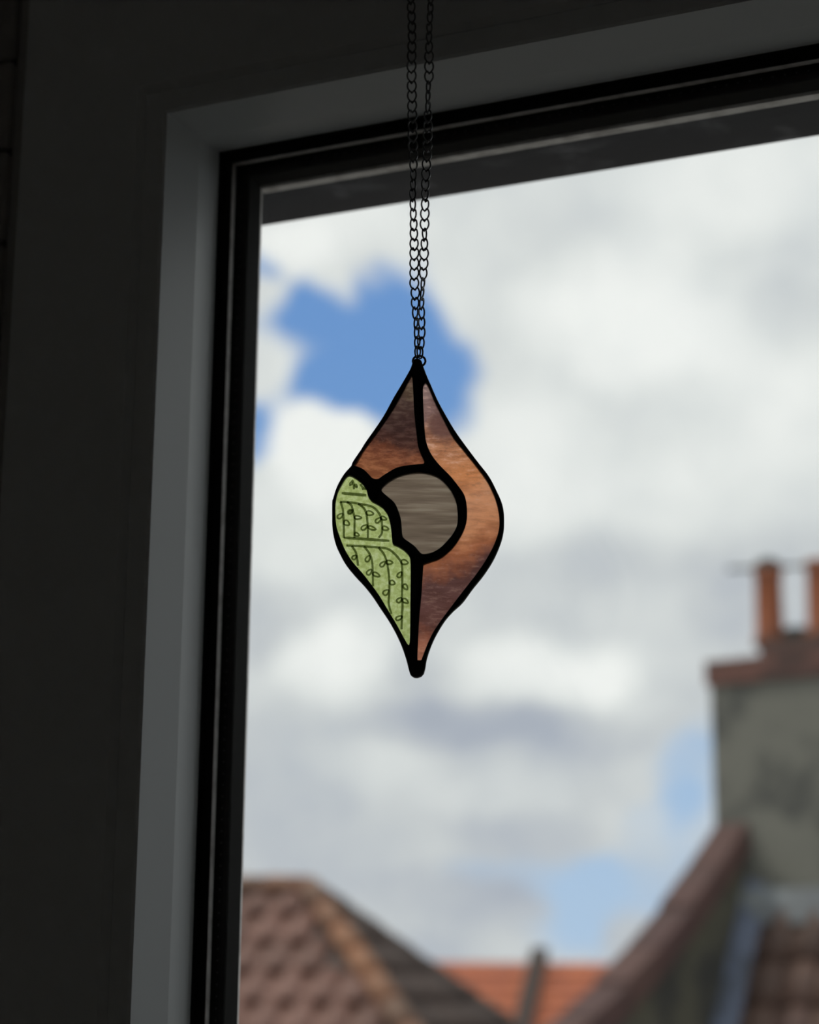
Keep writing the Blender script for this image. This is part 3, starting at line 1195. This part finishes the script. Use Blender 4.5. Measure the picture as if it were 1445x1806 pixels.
lay_tiles(front, pt, pv(A) + out_of(fallv) * .02, to_world_dir(ridv), to_world_dir(downF), tw_, tl_, (-14, 13), (0, 7),
          keep=lambda s, t: -3.15 < s < t * cosr - .02, skew=-.28)
downS = (ridv + Vector((0, 0, -TP)))
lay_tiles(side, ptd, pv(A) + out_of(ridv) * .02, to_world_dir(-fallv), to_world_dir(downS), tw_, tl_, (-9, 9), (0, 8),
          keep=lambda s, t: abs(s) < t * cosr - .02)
ht = half_round('hip_tile', .095, .30)
ht.materials.append(MAT['hip_tile'])
htd = half_round('hip_tile_shaded', .085, .30)
htd.materials.append(MAT['shaded_pantile'])  # hip tile in the same shade-darkened colour
n0 = len(COL.objects)
run_tiles('ridge_tile', ht, pv(A + Vector((0, 0, .0))), pv(B), .30, hl)
run_tiles('hip_tile', ht, pv(A), pv(A.lerp(fa, .75)), .30, hl)
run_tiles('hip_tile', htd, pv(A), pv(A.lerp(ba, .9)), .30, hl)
# ---- far house: orange roof
C0 = plan_of(930, 1702, 28.0)
fo = empty('house', pv(C0 + Vector((0, -2.5, GROUND - EYE.z - C0.z))))
tag(fo, 'distant house with plain orange tiled roof split by a dark upstand', 'house')
th35 = math.tan(math.radians(36))
rl_, rr_ = C0 + Vector((-5, 1.25, 0)), C0 + Vector((6, -1.5, 0))
fd = Vector((-.25, -1, 0)).normalized()
lo_ = Vector((0, 0, -2.6 * th35))
o_front = house_slab(fo, 'roof_slope', [rl_, rr_, rr_ + fd * 2.6 + lo_, rl_ + fd * 2.6 + lo_], .06, MAT['orange_tile'])
house_slab(fo, 'roof_slope', [rl_, rr_, rr_ - fd * 2.6 + lo_, rl_ - fd * 2.6 + lo_], .06, MAT['orange_tile'])
foot = [pv(q) for q in (rl_ + fd * 2.3, rr_ + fd * 2.3, rr_ - fd * 2.3, rl_ - fd * 2.3)]
o = prism('wall', foot, GROUND, pv(rl_ + lo_).z + .1, MAT['brick_wall'], fo)
inv(o, fo.location)
ot = tile_mesh('plain_tile', .25, .30, .006, end=.014)
ot.materials.append(MAT['orange_tile'])
adir = (rr_ - rl_).normalized()
keep_n = lambda s, t: True
lay_tiles(o_front, ot, pv(rl_) + out_of(fd) * .02, to_world_dir(adir), to_world_dir(fd + Vector((0, 0, -th35))), .25, .30, (12, 44), (0, 8), name='roof_tile')
rt = half_round('ridge_tile_orange', .10, .40)
rt.materials.append(MAT['orange_tile'])
run_tiles('ridge_tile', rt, pv(rl_ + adir * 3), pv(rr_), .40, fo)
# the dark upstand running down the slope
u0 = plan_of(950, 1690, 28.0)
ud = fd + Vector((0, 0, -th35))
ux = adir
q = []
for e1 in (-.115, .115):
    for k_, (t, hgt) in enumerate(((-.1, .17), (2.4, .17), (2.4, -.25), (-.1, -.25))):
        q.append(pv(Vector((u0.x, C0.y - .25 * (u0.x - C0.x), C0.z)) + ux * e1 + ud * t + Vector((0, 0, hgt))))
o = link('roof_upstand', mesh('roof_upstand', q, [(0, 1, 2, 3), (4, 5, 6, 7), (0, 1, 5, 4), (1, 2, 6, 5), (2, 3, 7, 6), (3, 0, 4, 7)]), MAT['parapet'], fo)
inv(o, fo.location)

# ---- right house: rendered chimney on a parapet gable
P0 = plan_of(1265, 1458, 13.0)
P1 = plan_of(985, 1800, 11.6)
pl = Vector((P1.x - P0.x, P1.y - P0.y, 0))
dv = pl.normalized()                                  # fall direction in plan
TP2 = (P0.z - P1.z) / pl.length
ev = Vector((-dv.y, dv.x, 0))                         # ridge direction, to the right and nearer
if ev.x < 0:
    ev = -ev
hr = empty('house', pv(P0 + dv * 2 + ev * 2 + Vector((0, 0, GROUND - EYE.z - P0.z))))
tag(hr, 'house with tall grey rendered chimney stack and tile capped parapet at the right', 'house')


def rh(s, t, z):
    """right house: s along the ridge from the parapet's outer edge, t down the fall in plan, z above the coping line"""
    return P0 + ev * s + dv * t + Vector((0, 0, z - t * TP2))


def flat(s, t, z):
    return P0 + ev * s + dv * t + Vector((0, 0, z))


def hexa(name, pts, mat, parent, T=None):
    """8 corner block, pts = 4 bottom + 4 top"""
    o = link(name, mesh(name, [pv(p) for p in pts], [(0, 1, 2, 3), (4, 5, 6, 7), (0, 1, 5, 4), (1, 2, 6, 5), (2, 3, 7, 6), (3, 0, 4, 7)]), mat, parent)
    inv(o, parent.location)
    return o


LEN = 2.4
PW = .20
CW_ = 1.55
MAT['apron'] = principled('weathered_lead', (.24, .26, .27), 0.6, vary=((.16, .17, .18), 4, .4, .6))
ROOF = -.46                                           # roof surface below the coping line
wall_p = hexa('parapet_wall', [rh(.02, -.2, -3), rh(PW - .02, -.2, -3), rh(PW - .02, LEN, -3), rh(.02, LEN, -3),
                               rh(.02, -.2, -.13), rh(PW - .02, -.2, -.13), rh(PW - .02, LEN, -.13), rh(.02, LEN, -.13)], MAT['olive'], hr)
# coping tiles, each its own piece
cl = .36
i = 0
t = -.02
while t < LEN - .3:
    z1 = .012 * (i % 2)
    g0, g1 = (-.36 * k_ * (1 - k_) * (k_ < 1.3) for k_ in (t / 1.85, (t + cl) / 1.85))   # the old coping sags between its ends
    hexa('coping_tile', [rh(-.03, t, g0 - .16), rh(PW + .03, t, g0 - .16), rh(PW + .03, t + cl - .015, g1 - .16), rh(-.03, t + cl - .015, g1 - .16),
                         rh(-.02, t, g0 + z1), rh(PW + .02, t, g0 + z1), rh(PW + .02, t + cl - .015, g1 + .015 + z1), rh(-.02, t + cl - .015, g1 + .015 + z1)], MAT['coping'], hr)
    t += cl
    i += 1
TP3 = 1.95                                            # the roof itself falls more steeply than the parapet


def rf(s, t, z):
    return P0 + ev * s + dv * t + Vector((0, 0, ROOF + z - t * TP3))


RLEN = 1.05
rs = hexa('roof_slope', [rf(PW, -.2, -.1), rf(5, -.2, -.1), rf(5, RLEN, -.1), rf(PW, RLEN, -.1),
                         rf(PW, -.2, -.04), rf(5, -.2, -.04), rf(5, RLEN, -.04), rf(PW, RLEN, -.04)], MAT['brown_pantile'], hr)
hexa('lead_apron', [flat(PW - .02, .0, ROOF - .16), flat(CW_ - .02, .0, ROOF - .16), flat(CW_ - .02, .10, ROOF - .16), flat(PW - .02, .10, ROOF - .16),
                    flat(PW - .02, .0, ROOF + .06), flat(CW_ - .02, .0, ROOF + .06), flat(CW_ - .02, .03, ROOF + .06), flat(PW - .02, .03, ROOF + .06)], MAT['apron'], hr)
hexa('lead_flashing', [rf(PW - .01, -.03, -.05), rf(PW + .15, -.03, -.05), rf(PW + .15, RLEN, -.05), rf(PW - .01, RLEN, -.05),
                       rf(PW - .01, -.03, .09), rf(PW + .15, -.03, .04), rf(PW + .15, RLEN, .04), rf(PW - .01, RLEN, .09)], MAT['lead'], hr)
bt = tile_mesh('roof_tile_brown', .24, .30, .032)
bt.materials.append(MAT['brown_pantile'])
dn2 = to_world_dir(dv + Vector((0, 0, -TP3)))
lay_tiles(rs, bt, pv(rf(PW + .14, .06, -.0)), to_world_dir(ev), dn2, .24, .30, (0, 12), (0, 8))
foot = [pv(flat(*q)) for q in ((.05, RLEN - .25, 0), (4.9, RLEN - .25, 0), (4.9, -2, 0), (.05, -2, 0))]
o = prism('wall', foot, GROUND, pv(rf(0, RLEN, -.1)).z + .3, MAT['render'], hr)
inv(o, hr.location)
# chimney
capz = plan_of(1247, 1165, 13.0).z - P0.z               # top of the brick cap above the coping line
CW, CD = 1.55, .62
st = hexa('chimney_stack', [flat(-.02, -.02, -1.6), flat(CW, -.02, -1.6), flat(CW, -CD, -1.6), flat(-.02, -CD, -1.6),
                            flat(-.035, -.02, capz - .16), flat(CW, -.02, capz - .16), flat(CW, -CD, capz - .16), flat(-.035, -CD, capz - .16)], MAT['render'], hr)
cap = hexa('chimney_cap', [flat(-.05, .014, capz - .165), flat(CW + .05, .014, capz - .165), flat(CW + .05, -CD - .05, capz - .165), flat(-.05, -CD - .05, capz - .165),
                           flat(-.05, .014, capz - .002), flat(CW + .05, .014, capz - .002), flat(CW + .05, -CD - .05, capz - .002), flat(-.05, -CD - .05, capz - .002)], MAT['mortar'], hr)


def bricks(parent, s0, s1, tf, z0, rows, bl=.215, bh=.072, gap=.01):
    me = None
    for r in range(rows):
        s = s0 - (bl / 2 if r % 2 else 0)
        while s < s1:
            a, b = max(s0, s), min(s1, s + bl - gap)
            if b - a > .03:
                hexa2('brick', [flat(a, tf - .05, z0 + r * (bh + gap)), flat(b, tf - .05, z0 + r * (bh + gap)), flat(b, tf + .008, z0 + r * (bh + gap)), flat(a, tf + .008, z0 + r * (bh + gap)),
                                flat(a, tf - .05, z0 + r * (bh + gap) + bh), flat(b, tf - .05, z0 + r * (bh + gap) + bh), flat(b, tf + .008, z0 + r * (bh + gap) + bh), flat(a, tf + .008, z0 + r * (bh + gap) + bh)], MAT['cap_brick'], parent)
            s += bl


def hexa2(name, pts, mat, parent):
    """like hexa, for a sub-part (the parent already sits in world coordinates)"""
    return link(name, mesh(name, [pv(p) for p in pts], [(0, 1, 2, 3), (4, 5, 6, 7), (0, 1, 5, 4), (1, 2, 6, 5), (2, 3, 7, 6), (3, 0, 4, 7)]), mat, parent)


bricks(cap, -.05, CW + .05, .014, capz - .162, 2)
# a higher course under the pots
sx = None
for k_ in range(200):
    v = flat(k_ * .01, .0, capz)
    pxx = 722.5 + F_PX * v.x / v.y
    if pxx >= 1347:
        sx = k_ * .01
        break
plinth = hexa('pot_plinth', [flat(sx, .0, capz), flat(CW, .0, capz), flat(CW, -CD + .05, capz), flat(sx, -CD + .05, capz),
                             flat(sx + .01, .0, capz + .095), flat(CW, .0, capz + .095), flat(CW, -CD + .05, capz + .095), flat(sx + .01, -CD + .05, capz + .095)], MAT['mortar'], hr)
bricks(plinth, sx, CW, .0, capz + .008, 1)


def pot(s, t, hgt, rad, cowl):
    base = pv(flat(s, t, capz + .09))
    me = lathe('chimney_pot', [(rad * 1.12, 0), (rad * 1.14, .05), (rad * 1.0, .08), (rad * .93, hgt - .06), (rad * 1.02, hgt - .05), (rad * 1.02, hgt), (rad * .8, hgt), (rad * .78, hgt - .03)], 20)
    o = link('chimney_pot', me, MAT['pot'], hr)
    o.location = base
    inv(o, hr.location)
    if cowl:
        c_ = lathe('cowl', [(rad * 1.0, -.005), (rad * 1.0, .02), (rad * .75, .055), (rad * .3, .075), (.004, .08)], 16)
        k1 = link('cowl', c_, MAT['soot'], o)
        k1.location = (0, 0, hgt)
        a1 = Vector((RH * -.27)) + Vector((0, 0, -.012))
        k2 = link('aerial_rod', tube('aerial_rod', [a1, a1 * .3, -a1 * .3 + Vector((0, 0, .004)), -a1 + Vector((0, 0, .006))], .013, False, 8), MAT['soot'], o)
        k2.location = (0, 0, hgt + .01)
    return o


def s_for(px, t, z):
    best = min(range(0, 260), key=lambda k_: abs(722.5 + F_PX * flat(k_ * .01, t, z).x / flat(k_ * .01, t, z).y - px))
    return best * .01


pot(s_for(1368, -.2, capz), -.2, plan_of(1365, 1000, 12.8).z - plan_of(1365, 1138, 12.8).z, .094, True)
pot(s_for(1462, -.2, capz), -.2, .53, .094, False)
fl = lathe('capped_flue', [(.10, 0), (.10, .09), (.07, .12), (.004, .13)], 18)
o = link('capped_flue', fl, MAT['soot'], hr)
o.location = pv(flat(s_for(1415, -.28, capz), -.28, capz + .09))
inv(o, hr.location)

# parented pieces laid in world space under parts keep their place
bpy.context.view_layer.update()
